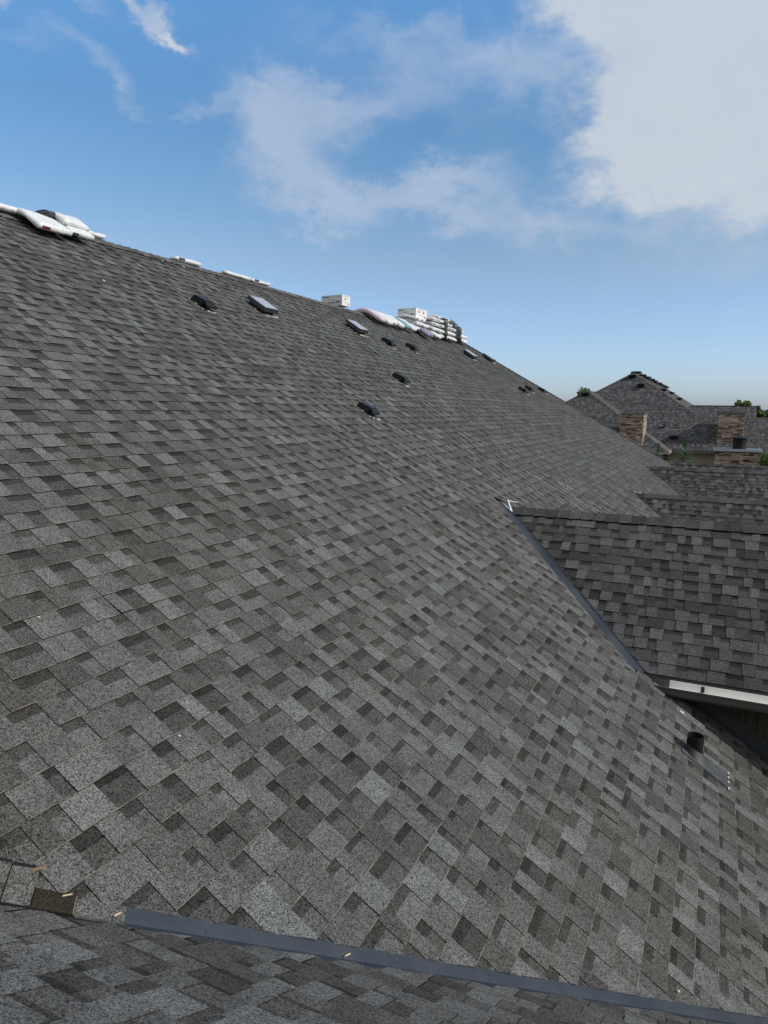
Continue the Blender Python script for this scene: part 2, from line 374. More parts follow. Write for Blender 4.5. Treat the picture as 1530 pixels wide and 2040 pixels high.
def caps(name, m, parent, A0, A1, dl, dr, nrm, ex=.147, w=.145, seed=3, thick=.012, tones=(.7, .82, .95, 1.05, 1.15)):
    R = random.Random(seed); mb = MB(); A0, A1 = Vector(A0), Vector(A1); L = (A1-A0).length; d = (A1-A0)/L
    n = int(L/ex); nl = dl.cross(d); nl = nl if nl.dot(nrm) > 0 else -nl; nr = dr.cross(d); nr = nr if nr.dot(nrm) > 0 else -nr
    nl.normalize(); nr.normalize()
    for i in range(n+1):
        a = A0 + d*(i*ex); b = A0 + d*min(L, i*ex+ex-.002)
        if (b-a).length < .02: continue
        tn = R.choice(tones)*R.uniform(.93, 1.07); h1 = .014+thick+R.uniform(0, .003); h0 = .014 + .002; w1 = w*R.uniform(.97, 1.03)
        ta, tb = a + nrm*(h0*1.1), b + nrm*(h1*1.1)
        for dd, nn in ((dl, nl), (dr, nr)):
            la, lb = a + dd*w1 + nn*h0, b + dd*w1 + nn*h1
            mb.face([ta, tb, lb, la], tn)
            mb.face([tb, b, b + dd*w1, lb], .5, 1)            # butt end
            mb.face([la, lb, b + dd*w1, a + dd*w1], .5, 1)
    return mb.build(name, [m, EDGE], parent)

X, Y, Z = Vector((1, 0, 0)), Vector((0, 1, 0)), Vector((0, 0, 1))
D1, D2 = 2.33, 0.609
GZ = -6.5
# main slope: falls to +X.  point = O1 + Y*a + U1*s
N1 = Vector((SP, 0, CP)); U1 = Vector((-CP, 0, SP)); O1 = -N1*D1
def P1(s, y, h=0): return O1 + U1*s + Y*y + N1*h
def main_hit(px, py):
    d = ray(px, py); return d*(-D1/(d.dot(N1)))
SR = 7.62                                             # ridge position up the slope
ridge = P1(SR, 0); XR, ZR = ridge.x, ridge.z
# own building -------------------------------------------------------------
bld = empty('apartment_building', (0, 10, GZ), 'long building with a grey asphalt shingle roof filling the foreground', 'building')
H_TOP = P1(SR, 21.95); H_BOT = main_hit(1329, 920)
sb_h, yb_h = H_BOT.dot(U1), H_BOT.y
hk = (yb_h - 21.95)/(sb_h - SR)                       # dy/ds of the hip line
S_EAVE = -4.5
gt = [(1012, 1012), (1265, 984), (1287, 930), (1330, 921)]
tips = [main_hit(*g) for g in gt]
holes = []
for tpt in tips:
    st_ = tpt.dot(U1)
    # near valley: y = yt + (s - st)*CP - w ; footprint: y - s*CP > yt - st*CP - w  and  y + s*CP < yt + st*CP + w
    w = .205 if not holes else .13
    holes.append(((1, -CP, tpt.y - st_*CP - w), (-1, -CP, -(tpt.y + st_*CP + w)), (0, 1, st_ - 2.2)))
keeps1 = [(1, CP, 3.25 - D1*SP), (-1, hk, -(21.95 - hk*SR))]
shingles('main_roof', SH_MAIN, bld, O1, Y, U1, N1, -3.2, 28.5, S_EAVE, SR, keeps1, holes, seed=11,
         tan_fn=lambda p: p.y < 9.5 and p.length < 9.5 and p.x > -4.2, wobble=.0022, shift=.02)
caps('ridge_caps', SH_MAIN, bld, (XR, 28.5-28.5-3, ZR), (XR, 21.95, ZR), Vector((CP, 0, -SP)), Vector((-CP, 0, -SP)), Z, seed=5)
hd = (P1(sb_h, yb_h)-P1(SR, 21.95)).normalized()
caps('hip_caps', SH_MAIN, bld, P1(sb_h, yb_h), P1(SR, 21.95), (-Y + hd*hd.y).normalized()*1.0, (Vector((-.2, 1, -.75)).normalized()), (N1 + Vector((0, .5, .6))).normalized(), seed=6, w=.13)
# hidden slopes and body
mb = MB()
back = lambda y, k: Vector((XR - k, y, ZR - k*TP))
mb.face([Vector((XR, -3.2, ZR)), Vector((XR, 21.95, ZR)), back(28.5, 9), back(-3.2, 9)], .9)
e0 = P1(S_EAVE, yb_h + (sb_h-S_EAVE)*.8)
mb.face([Vector((XR, 21.95, ZR)), H_BOT, e0, back(28.5, 9)], .9)
mb.build('rear_roof', SH_MAIN, bld)
xe = P1(S_EAVE, 0).x - .45
mb = MB(); ze = P1(S_EAVE, 0).z - .12
mb.box(((xe + XR-8.6)/2, 12.5, (GZ+ze)/2), (xe-(XR-8.6), 28, ze-GZ)); mb.build('outer_wall', STUCCO, bld)
mb = MB(); ev = P1(S_EAVE, 0)
mb.box((ev.x+.01, 12.6, ev.z-.09), (.03, 29, .16)); mb.build('fascia', OLIVE, bld)

# near gable (the slope the photographer stands on), falls to +Y
N2 = Vector((0, SP, CP)); U2 = Vector((0, -CP, SP)); O2 = -N2*D2
S2R = 1.0
# y = -D2*SP - s*CP ; keep y - x <= 3.12  ->  x + s*CP >= -D2*SP - 3.12
shingles('near_gable_roof', SH_NEAR, bld, O2, X, U2, N2, -4.6, 4.4, -4.9, S2R, [(1, CP, -D2*SP-3.125)], seed=23, jit=.018, wobble=.002, tones=(.62, .78, .9, 1, 1.08, 1.2), shift=.05)
ry = -D2*SP - S2R*CP; rz = -D2*CP + S2R*SP
mb = MB(); mb.face([(-4.9, ry, rz), (4.4, ry, rz), (4.4, ry-4, rz-4*TP), (-4.9+4, ry-4, rz-4*TP)], .9); mb.build('rear_gable_roof', SH_NEAR, bld)
caps('near_ridge_caps', SH_NEAR, bld, (4.4, ry, rz), (-4.3, ry, rz), Vector((0, CP, -SP)), Vector((0, -CP, -SP)), Z, seed=9)
mb = MB(); mb.box((3.0, ry, (GZ+rz-1.4)/2-.3), (2.4, 5.6, rz-1.4-GZ-.6)); mb.build('near_gable_wall', STUCCO, bld)

# valley metal ---------------------------------------------------------------
def valley(p0, p1, upA, nA, upB, nB, wa, wb, name='valley_flashing', lift=.003, seg=14, wav=0.0, kink=.012):
    """two leaved metal strip along p0-p1; leaf A lies on the plane with normal nA going away by wa"""
    R = random.Random(4); mb = MB(); d = (p1-p0).normalized()
    la = (upA - d*upA.dot(d)).normalized(); lb = (upB - d*upB.dot(d)).normalized()
    L = (p1-p0).length
    rows = []
    for i in range(seg+1):
        c = p0 + (p1-p0)*(i/seg); j = R.uniform(-wav, wav)
        rows.append([c + la*(wa+j*.2) + nA*lift, c + la*wa*.5 + nA*(lift+R.uniform(0, .0006)), c + la*.018 + nA*(lift+kink*.3), c + (nA+nB)*.5*(kink+lift),
                     c + lb*.018 + nB*(lift+kink*.3), c + lb*wb*.55 + nB*(lift+R.uniform(0, .0006)), c + lb*(wb+j) + nB*lift])
    for i in range(seg):
        for j in range(6): mb.face([rows[i][j], rows[i+1][j], rows[i+1][j+1], rows[i][j+1]])
    o = mb.build(name, METAL, bld)
    md = o.modifiers.new('thick', 'SOLIDIFY'); md.thickness = .0012
    return o
# bottom valley (fold: y - x = 3.18 on main plane)
def v2(x): return Vector((x, x+3.18, -(D1 + x*SP)/CP))
VD2 = (v2(1)-v2(0)).normalized()
x_start = None
d_ = ray(245, 1845); ks = main_hit(245, 1843); x_start = ks.x
x_lap = main_hit(1433, 2033).x
valley(v2(x_lap-.05), v2(2.6), U1, N1, U2, N2, .058, .046, lift=.0025, kink=.001)
valley(v2(x_start), v2(x_lap), U1, N1, U2, N2, .058, .052, lift=.0045, kink=.001, seg=40)
# shingle strip closing the top of the valley, left of the metal
mb = MB(); R = random.Random(31)
BARE = plain('bare_asphalt_patch', (.030, .026, .018), .95, 0, .1, .7, 130)
GOLD = plain('worn_brown_edge', (.26, .18, .10), .9, 0, .1, .3, 60)
pieces = [(0, .108, 1.05, .056, .050, .009), (.196, .252, 1.0, .135, .036, .016), (.2535, .36, .85, .140, .044, .016), (.361, .52, 1.1, .14, .05, .016), (.521, .74, .9, .14, .05, .016), (.741, 1.2, 1.0, .14, .05, .016), (1.2, 2.3, .95, .14, .05, .016)]
la = (U1 - VD2*U1.dot(VD2)).normalized(); lb = (U2 - VD2*U2.dot(VD2)).normalized()
for (ka, kb, tn, wa, wb, h) in pieces:
    mb = MB()
    c0, c1 = v2(x_start-ka-.001), v2(x_start-kb)
    n = 5
    for q in range(n):
        a, b_ = c0+(c1-c0)*(q/n), c0+(c1-c0)*((q+1)/n)
        mb.face([a+la*wa+N1*h, b_+la*wa+N1*h, b_+N1*h, a+N1*h], tn)
        w0, w1 = wb+R.uniform(-.003, .003), wb+R.uniform(-.003, .003)
        mb.face([a+N1*h, b_+N1*h, b_+lb*w1+N2*h, a+lb*w0+N2*h], tn*.97)
        mb.face([a+lb*w0+N2*h, b_+lb*w1+N2*h, b_+lb*w1, a+lb*w0], .5, 1)
    mb.face([c0+la*wa+N1*h, c0+N1*h, c0, c0+la*wa], .5, 0); mb.face([c0+N1*h, c0+lb*wb+N2*h, c0+lb*wb, c0], .5, 0)
    if h > .01:
        mb.face([c0+la*(wa+.0)+N1*.0175, c1+la*wa+N1*.0175, c1+la*(wa-.012)+N1*.0175, c0+la*(wa-.009)+N1*.0175], .5, 1)
    mb.build('valley_shingle', [SH_MAIN, EDGE], bld)
mb = MB(); c0, c1 = v2(x_start-.110), v2(x_start-.194)
mb.face([c0+la*.062+N1*.013, c1+la*.066+N1*.013, c1+N1*.012, c0+N1*.012]); mb.face([c0+N1*.012, c1+N1*.012, c1+lb*.032+N2*.012, c0+lb*.036+N2*.012])
mb.face([c0+la*.062+N1*.013, c0+N1*.012, c0-VD2*-.006+N1*.004, c0-VD2*-.006+la*.062+N1*.004], 1, 1); mb.face([c0+N1*.012, c0+lb*.036+N2*.012, c0-VD2*-.006+lb*.036+N2*.004, c0-VD2*-.006+N1*.004], 1, 1)
mb.build('bare_shingle_patch', [BARE, GOLD], bld)
mb = MB(); c0 = v2(x_start-.20)+la*.125+N1*.021; mb.box(c0, (.045, .014, .005), Matrix.Rotation(.8, 3, 'Z'), taper=.7)
mb.build('worn_edge', GOLD, bld)

# cross gables ---------------------------------------------------------------
NG = Vector((0, -SP, CP)); UG = Vector((0, CP, SP))
NF = Vector((0, SP, CP)); UF = Vector((0, -CP, SP))
XE = 4.6
EAVE_S = -(tips[0].y-6.86)/CP
for i, tpt in enumerate(tips):
    S_ = EAVE_S if i == 0 else -2.3
    det = 2 if i == 0 else 1
    gs = random.Random(50+i)
    # near slope: keep (x-xt) + s*CP >= .012 ;  a is measured from the tip
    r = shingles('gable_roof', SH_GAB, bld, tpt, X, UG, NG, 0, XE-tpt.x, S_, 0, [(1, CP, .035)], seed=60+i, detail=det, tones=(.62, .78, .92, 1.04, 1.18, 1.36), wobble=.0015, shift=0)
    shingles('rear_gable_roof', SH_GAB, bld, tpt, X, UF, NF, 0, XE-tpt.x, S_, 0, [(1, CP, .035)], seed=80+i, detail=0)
    caps('ridge_caps', SH_GAB, bld, tpt + Vector((.06, 0, 0)), tpt + Vector((XE-tpt.x, 0, 0)), Vector((0, -CP, -SP)), Vector((0, CP, -SP)), Z, seed=90+i, w=.135, ex=.147, tones=(.7, .85, .95, 1.1, 1.3))
    vn = lambda k: tpt + Vector((k, -k, -k*TP)); vf = lambda k: tpt + Vector((k, k, -k*TP))
    kk = 1.9
    valley(tpt + Vector((.02, -.02, -.02*TP)), vn(kk), U1, N1, UG, NG, .16 if i == 0 else .103, .03, lift=.004, kink=.002)
    valley(tpt, vf(kk), U1, N1, UF, NF, .16 if i == 0 else .103, .03, lift=.004, kink=.002)
# torn metal tab at the tip of the first valley, pale sealant on the others
T = tips[0]; mb = MB()
def strip(mb, a, b, w, n, tone=1):
    a, b = Vector(a), Vector(b); d = (b-a).normalized(); s = d.cross(n).normalized()*w/2
    mb.face([a-s, b-s*.6, b+s*.6, a+s], tone); mb.face([a-s-n*.003, a+s-n*.003, b+s*.6-n*.003, b-s*.6-n*.003], tone)
def mh(px, py, h=.02): return main_hit(px, py) + N1*h
strip(mb, mh(1017, 1022, .03), mh(999, 1008, .045), .022, N1)
strip(mb, mh(1017, 1022, .03), mh(1006, 1004, .07), .03, N1)
strip(mb, mh(1008, 1006, .07), mh(1024, 1010, .08), .018, N1)
mb.build('flashing_tab', plain('bare_bright_metal', (.75, .76, .76), .4, .2, .5), bld)
mb = MB()
for tpt, sz in ((tips[1], .045), (tips[2], .03), (tips[3], .025)):
    for k in range(2):
        mb = MB(); mb.box(tpt + Vector((-.02+.12*k, .02-.07*k, .035)), (sz, sz*1.2, sz*.7)); mb.build('sealant_dab', SEAL, bld, bevel=.006)

# gable 1 eave: fascia, gutter, soffit, wall -------------------------------------
ye, zr = 6.86, tips[0].z + (-(tips[0].y-6.86))*TP      # eave line height
x0 = T.x + (T.y-ye)                                     # valley foot
mb = MB()
mb.box(((x0+.02+XE)/2, ye+.02, zr-.085), (XE-x0-.02, .02, .15)); mb.build('fascia', OLIVE, bld)
mb = MB()      # gutter: open trough
xg0, xg1 = x0+.10, XE
prof = [(-.005, -.035), (-.005, -.15), (-.02, -.158), (-.085, -.158), (-.105, -.13), (-.112, -.085), (-.128, -.072), (-.128, -.056), (-.118, -.056), (-.118, -.068), (-.102, -.082), (-.095, -.125), (-.08, -.148), (-.02, -.148), (-.015, -.145), (-.015, -.035)]
gm = []
b0 = Vector((xg0, ye, zr)); b1 = Vector((xg1, ye, zr))
n = len(prof)
for i in range(n):
    p, q = prof[i], prof[(i+1) % n]
    inner = 7 <= i <= 14
    bm_ = Vector((x0+.24, ye, zr))
    mb.face([b0+Y*p[0]+Z*p[1], b0+Y*q[0]+Z*q[1], bm_+Y*q[0]+Z*q[1], bm_+Y*p[0]+Z*p[1]], 1, 0)
    mb.face([bm_+Y*p[0]+Z*p[1], bm_+Y*q[0]+Z*q[1], b1+Y*q[0]+Z*q[1], b1+Y*p[0]+Z*p[1]], 1, 1 if inner else 0)
mb.face([b0+Y*p[0]+Z*p[1] for p in prof[:8]], 1, 0)
gut = mb.build('gutter', [OLIVE, WHITE], bld, bevel=0)
mb = MB(); mb.box(((x0+.24+XE)/2, ye-.012, zr-.082), (XE-x0-.24, .008, .112)); mb.build('gutter_back', WHITE, bld)
for xx in (.065, 1.0, 1.9):
    mb = MB(); mb.box((xx, ye-.07, zr-.042), (.028, .115, .006)); mb.box((xx, ye-.018, zr-.075), (.03, .006, .075)); mb.tube((xx, ye-.03, zr-.06), (xx, ye-.02, zr-.06), .005, n=8)
    mb.build('gutter_bracket', BLACK, bld)
mb = MB(); mb.box(((x0+XE)/2-.0, ye+.15, zr-.165), (XE-x0+.2, .27, .012)); mb.build('soffit', OLIVE, bld)
YW = 7.10
mb = MB(); R = random.Random(8)
def zmain(x): return -(D1 + x*SP)/CP
xx = x0-.35
while xx < XE-.15:
    w = .105; zb = GZ; mb.box((xx+w/2, YW+.01+R.uniform(0, .004), (zb+zr-.17)/2), (w-.006, .02, zr-.17-zb), tone=1); xx += w
mb.box(((x0-.3+XE-.15)/2, 8.77, (GZ+zr-.17)/2), (XE-.15-x0+.3, 3.28, zr-.17-GZ))
mb.build('gable_wall', SIDING, bld)
mb = MB()     # step flashing / trim board along the foot of that wall
a, b_ = Vector((x0+.42, YW-.012, zmain(x0+.42))), Vector((2.5, YW-.012, zmain(2.5)))
mb.face([a, b_, b_+Z*.16, a+Z*.16]); mb.face([a+Z*.16, b_+Z*.16, b_+Z*.16+Y*.014, a+Z*.16+Y*.014]); mb.face([a-Y*.09+N1*.013, b_-Y*.09+N1*.013, b_+N1*.013, a+N1*.013])
mb.build('wall_flashing', BLKM, bld)
for tpt in tips[1:]:
    mb = MB(); zt = tpt.z-1.9*TP-.15
    mb.box(((tpt.x+1.6+XE-.15)/2, tpt.y, (GZ+zt)/2), (XE-.15-tpt.x-1.6, 3.3, zt-GZ)); mb.build('gable_wall', SIDING, bld)
for tpt in tips:        # gable end triangles on the right
    mb = MB(); k = 1.75; x = XE-.3
    mb.face([(x, tpt.y-k, tpt.z-k*TP-.06), (x, tpt.y+k, tpt.z-k*TP-.06), (x, tpt.y, tpt.z-.06)]); mb.face([(x, tpt.y-k, tpt.z-k*TP-.06), (x, tpt.y+k, tpt.z-k*TP-.06), (x, tpt.y+k, tpt.z-k*TP-.3), (x, tpt.y-k, tpt.z-k*TP-.3)])
    mb.build('gable_end', STUCCO, bld)

# roof fittings ---------------------------------------------------------------
F1 = Matrix((tuple(Y), tuple(-U1), tuple(N1))).transposed()       # local x = along ridge, y = downslope, z = out
F1 = Matrix(((Y.x, -U1.x, N1.x), (Y.y, -U1.y, N1.y), (Y.z, -U1.z, N1.z)))
def loc1(c, x, y, z): return c + F1 @ Vector((x, y, z))
def hood_vent(px, py, sz=1.0):
    c = main_hit(px, py) + N1*.012
    w, L, h = .125*sz, .15*sz, .125*sz
    def q(x, y, z): return loc1(c, x*w, y*L - .02, z*h)
    mb = MB()
    A = [q(-1, -1.15, 0), q(1, -1.15, 0), q(1, .55, 0), q(-1, .55, 0)]           # foot
    B = [q(-.9, -1.0, .72), q(.9, -1.0, .72), q(.86, .70, 1), q(-.86, .70, 1)]   # top of the hood
    for f in ((A[0], A[1], B[1], B[0]), (A[1], A[2], B[2], B[1]), (A[2], A[3], B[3], B[2]), (A[3], A[0], B[0], B[3])): mb.face(f)
    v = mb.build('roof_vent', BLACK, bld, loc=c)
    mb = MB(); mb.face(B); mb.face([p + N1*.004 for p in B]); mb.build('top_plate', LIDS, v)
    mb = MB()                                                                     # flared lip under the mouth
    Lp = [q(-.9, .60, .98), q(.9, .60, .98), q(1.12, 1.45, .62), q(-1.12, 1.45, .62)]
    mb.face(Lp); mb.face([p - N1*.006 for p in Lp][::-1]); mb.face([Lp[3], Lp[2], Lp[2]-N1*.022, Lp[3]-N1*.022]); mb.face([Lp[0], Lp[3], Lp[3]-N1*.022, Lp[0]-N1*.006]); mb.face([Lp[2], Lp[1], Lp[1]-N1*.006, Lp[2]-N1*.022])
    mb.build('hood_lip', BLACK, v)
    mb = MB(); R = random.Random(int(px))
    for k in range(9): mb.box(loc1(c, R.uniform(-1, 1)*w*1.1, L*1.5+R.uniform(-.02, .05), .002), (R.uniform(.015, .04), R.uniform(.01, .022), .005), F1 @ Matrix.Rotation(R.uniform(-.6, .6), 3, 'Z'))
    for k in range(3): mb.box(loc1(c, -w*1.35+R.uniform(-.01, .01), -.14+.13*k, .002), (.016, .028, .005), F1)
    tag(mb.build('sealant', SEAL, v), kind='stuff')
    return v
def flat_vent(px, py, sz=1.0):
    c = main_hit(px, py) + N1*.012
    c = c + F1 @ Vector((0, -.19*sz, 0))
    S = .36*sz
    mb = MB(); mb.box(loc1(c, 0, 0, .035), (S*.82, S*.82, .07), F1)
    v = mb.build('flat_roof_vent', LIDS, bld, loc=c)
    mb = MB(); mb.box(loc1(c, 0, 0, .075), (S*1.08, S*1.08, .06), F1, taper=.93); mb.build('lid', LIDS, v, bevel=.008)
    mb = MB(); mb.box(loc1(c, 0, 0, .109), (S*.97, S*.97, .010), F1, taper=.97); mb.build('lid_panel', LID, v, bevel=.004)
    mb = MB(); R = random.Random(int(px)+1)
    for k in range(16): mb.box(loc1(c, R.uniform(-1, 1)*S*.5, S*.66+R.uniform(-.02, .02), .004), (R.uniform(.015, .05), R.uniform(.01, .03), .008), F1)
    for k in range(3): mb.box(loc1(c, -S*.66, R.uniform(-.2, .2), .006), (.014, .03, .006), F1)
    tag(mb.build('sealant', SEAL, v), kind='stuff')
    return v
for q in [(404, 610), (772, 686), (819, 696), (797, 759), (731, 821), (1041, 780), (1053, 777), (1079, 780)]: hood_vent(*q, sz=.78 if q[0] != 731 else .72)
for q in [(536, 629), (721, 668), (944, 717), (981, 723)]: flat_vent(*q)
# plumbing pipe with its flashing
c = main_hit(1383, 1505)
mb = MB(); h = .178; r = .064
ring = lambda r_, z_: [c + Vector((r_*math.cos(t_), r_*math.sin(t_), z_)) for t_ in [2*math.pi*i/32 for i in range(32)]]
R0, R1, R2, R3 = ring(r, -.1), ring(r, h), ring(r-.006, h), ring(r-.006, -.05)
for a_, b2 in ((R0, R1), (R1, R2), (R2, R3)):
    for i in range(32): mb.face([a_[i], a_[(i+1) % 32], b2[(i+1) % 32], b2[i]])
mb.face(R3)
pipe = mb.build('vent_pipe', BLACK, bld, smooth=True, loc=c)
md = pipe.modifiers.new('e', 'EDGE_SPLIT'); md.split_angle = math.radians(50)
mb = MB()      # boot cone + apron
ra = [loc1(c, .105*math.cos(t_), .02+.115*math.sin(t_), .014) for t_ in [2*math.pi*i/32 for i in range(32)]]
rb = [loc1(c, .085*math.cos(t_), -.012+.088*math.sin(t_), .035) for t_ in [2*math.pi*i/32 for i in range(32)]]
rc = [loc1(c, .0665*math.cos(t_), -.045+.0665*math.sin(t_)/CP, .068) for t_ in [2*math.pi*i/32 for i in range(32)]]
for a_, b2 in ((ra, rb), (rb, rc)):
    for i in range(32): mb.face([a_[i], a_[(i+1) % 32], b2[(i+1) % 32], b2[i]])
mb.build('pipe_boot', BLKM, pipe, smooth=True)
mb = MB(); mb.box(loc1(c, -.01, .10, .0125), (.24, .44, .004), F1, taper=1); mb.build('flashing_apron', plain('dusty_flashing', (.070, .075, .078), .7, .1, .3, .25, 20), pipe)
ZINC = plain('zinc_fastener', (.8, .8, .78), .4, .2)
for k, xx in enumerate((.12, .045, -.035, -.14)):
    mb = MB()
    mb.box(loc1(c, xx, .305, .018), (.022 if k < 3 else .03, .014, .006), F1)
    mb.box(loc1(c, xx-.035, .30, .0155), (.012, .008, .003), F1, mi=1)
    mb.build('fastener', [ZINC, BLACK], pipe)

# ------------------------------------------------------------------ things on the ridge
def drape(name, y, W, L, shift, layer, m, label, cat='shingle bundle', group=None, T=.078, yaw=0.0, seed=0, flat=0, rr=.22):
    """bundle folded over the ridge: length L across the ridge, its middle moved by shift towards the viewer's side"""
    R = random.Random(seed); c0 = Vector((XR, y, ZR + .03 + layer*(T*.98)))
    mb = MB(); nu, nv = 22, 10
    def path(u):
        a = max(-1, min(1, u/rr)); ang = a*PR*(1-flat)
        s = 1 if u > 0 else -1; uu = abs(u)
        if uu < rr: x = s*uu; z = -math.tan(PR*(1-flat))*uu*uu/(2*rr)
        else: x = s*(rr + (uu-rr)*math.cos(PR*(1-flat))); z = -math.tan(PR*(1-flat))*rr/2 - (uu-rr)*math.sin(PR*(1-flat))
        return x, z, ang
    top, bot = [], []
    for i in range(nu+1):
        fi = i/nu*2-1; u = shift + fi*L/2; x, z, ang = path(u); rt, rb_ = [], []
        for j in range(nv+1):
            fj = j/nv*2-1
            edge = (1-abs(fi)**14)**.5*(1-abs(fj)**12)**.5
            hh = T*(.55+.45*edge) + mnoise.noise(Vector((u*6, fj*2+seed, seed*1.3)))*.014
            v = fj*W/2*(1+ .03*math.sin(u*20+seed)); ww = mnoise.noise(Vector((u*4, seed, fj)))*.01
            p = Vector((x, v + u*math.sin(yaw), z + ww)); n_ = Vector((math.sin(ang), 0, math.cos(ang)))
            mid = T*.5
            rt.append(c0 + p + n_*(mid + hh*.5)); rb_.append(c0 + p + n_*(mid - hh*.5))
        top.append(rt); bot.append(rb_)
    for i in range(nu):
        for j in range(nv):
            mb.face([top[i][j], top[i+1][j], top[i+1][j+1], top[i][j+1]]); mb.face([bot[i][j], bot[i][j+1], bot[i+1][j+1], bot[i+1][j]])
    for i in range(nu):
        mb.face([top[i][0], bot[i][0], bot[i+1][0], top[i+1][0]]); mb.face([top[i][nv], top[i+1][nv], bot[i+1][nv], bot[i][nv]])
    for j in range(nv):
        mb.face([top[0][j], top[0][j+1], bot[0][j+1], bot[0][j]]); mb.face([top[nu][j], bot[nu][j], bot[nu][j+1], top[nu][j+1]])
    o = mb.build(name, m, None, smooth=True, loc=c0)
    tag(o, label, cat, group)
    # printed end mark
    if m is WRAP and seed % 2 == 0:
        x, z, ang = path(shift+L/2*.985); n_ = Vector((math.sin(ang), 0, math.cos(ang))); dn = Vector((math.cos(ang), 0, -math.sin(ang)))
        k = MB(); Rm = Matrix(((0, n_.x, dn.x), (1, n_.y, dn.y), (0, n_.z, dn.z)))
        k.box(c0 + Vector((x, -W*.28, z)) + n_*T*.5 + dn*.012, (W*.22, T*.4, .008), Rm); k.build('printed_mark', INKR if seed % 4 == 0 else INK, o)
    return o
G1 = 'white wrapped shingle bundles laid over the ridge'
drape('shingle_bundle', 5.72, .80, .9, -.36, 0, WRAP, 'flat white shingle bundle with maroon mark at the left photo edge of the ridge', group=G1, seed=2)
drape('shingle_bundle', 6.12, .46, .86, .04, 0, WRAP, 'long white shingle bundle sagging over the ridge beside a dark opening', group=G1, seed=4)
drape('shingle_bundle', 6.56, .36, .72, .04, 0, WRAP, 'lower bundle of the two stacked at the left end of the ridge', group=G1, seed=6)
drape('shingle_bundle', 6.54, .36, .66, .0, 1, WRAP, 'upper bundle of the two stacked at the left end, plastic knotted on top', group=G1, seed=7)
drape('plastic_wrap', 6.34, .14, .4, -.05, .6, BLKSHEET, 'dark torn wrapping between the white bundles at the left end', cat='plastic wrap', seed=3, T=.09)
drape('shingle_bundle', 7.05, .46, .9, -.42, 0, WRAP, 'white bundle just showing behind the ridge right of the knotted bundle', group=G1, seed=9)
drape('shingle_bundle', 8.95, .60, .9, -.43, 0, WRAP, 'white bundle with one dark mark peeking over the bare middle ridge', group=G1, seed=10)
drape('shingle_bundle', 10.2, .70, .9, -.43, 0, WRAP, 'thin white sliver of bundle behind the ridge above the flat grey vent', group=G1, seed=13)
drape('shingle_bundle', 10.9, .55, .9, -.44, 0, WRAP, 'white bundle behind the ridge, the last before the single small carton', group=G1, seed=14)
for k, (y, m_, lb_) in enumerate([(15.0, WRAPP, 'pink printed shingle bundle right beside the small carton'), (15.32, WRAP, 'white bundle next to the pink printed one on the ridge'),
        (15.66, WRAP, 'white bundle in the middle of the row between the two cartons'), (16.0, WRAP, 'white bundle draped on the ridge just before the teal one'),
        (16.42, WRAPT, 'teal printed shingle bundle on the ridge between the cartons'), (16.78, WRAP, 'white bundle lying between the teal bundle and the big stacks')]):
    drape('shingle_bundle', y, .27, .8, .12+.05*(k % 2), 0, m_, lb_, group='shingle bundles in a row between the two cartons', seed=20+k, T=.11)
ords = ['bottom', 'second', 'third', 'fourth', 'fifth', 'topmost']
def stack(y, n, W, desc, seed, sh=.12, L=.8, mats=None, g='shingle bundles stacked at the far end of the ridge', T=.085):
    R = random.Random(seed)
    for k in range(n):
        nm = 'topmost' if k == n-1 and n > 1 else ords[k]
        drape('shingle_bundle', y+R.uniform(-.07, .07), W*R.uniform(.85, 1.05), L*R.uniform(.8, 1.0), sh+R.uniform(-.08, .08)-.03*k, k, (mats or {}).get(k, WRAP), '%s white bundle in the %s' % (nm, desc) if not (mats or {}).get(k) else '%s bundle, not white, in the %s' % (nm, desc), group=g, seed=seed*10+k, flat=min(.95, .26*k), T=T)
stack(17.45, 3, .38, 'stack under the left half of the large carton', 3, sh=.05)
stack(17.85, 3, .38, 'stack under the right half of the large carton', 4, sh=.05)
stack(18.45, 4, .36, 'first tall stack right of the large carton', 5, sh=.16)
stack(18.88, 5, .36, 'second tall stack right of the large carton', 6, sh=.16)
stack(19.62, 5, .36, 'stack just right of the narrow black gap', 7, sh=.16)
stack(19.98, 5, .36, 'tallest stack, left neighbour of the black sheeting', 8, sh=.14, mats={4: GREYWRAP})
stack(21.05, 3, .30, 'low stack just right of the black sheeting', 9, sh=.12, L=.7)
stack(21.38, 2, .30, 'lowest stack at the very end of the ridge', 10, sh=.12, L=.6)
drape('roofing_bag', 17.62, .42, .55, .42, 0, WRAPV, 'purple and black bag lying in front of the stack under the large carton', cat='bag', seed=41, T=.11)
def bag(y, w, h, x, label, m_, seed, name='roofing_roll'):
    c = Vector((XR + x, y, ZR - abs(x)*TP*.8)); mb = MB(); n = 14; rows = []
    for i in range(9):
        f = i/8; rr_ = 1.0 if 0 < i < 8 else .72
        rows.append([c + Vector(((.20*math.cos(t_))*rr_*(1+.12*mnoise.noise(Vector((t_*2, f*4, seed)))), (w/2*math.sin(t_))*rr_*(1+.15*mnoise.noise(Vector((t_*2, f*3, seed+5)))), f*h)) for t_ in [2*math.pi*j/n for j in range(n)]])
    for i in range(8):
        for j in range(n): mb.face([rows[i][j], rows[i][(j+1) % n], rows[i+1][(j+1) % n], rows[i+1][j]])
    mb.face(rows[8]); mb.face(rows[0][::-1])
    o = mb.build(name, m_, None, smooth=True, loc=c); tag(o, label, 'wrapped roll', 'wrapped rolls standing among the bundle stacks'); return o
bag(19.28, .22, .56, .30, 'narrow dark roll wedged between the white bundle stacks', BLKSHEET, 3)
bag(20.42, .30, .50, .20, 'tall black plastic wrapped roll right of the tallest stack', BLKSHEET, 7)
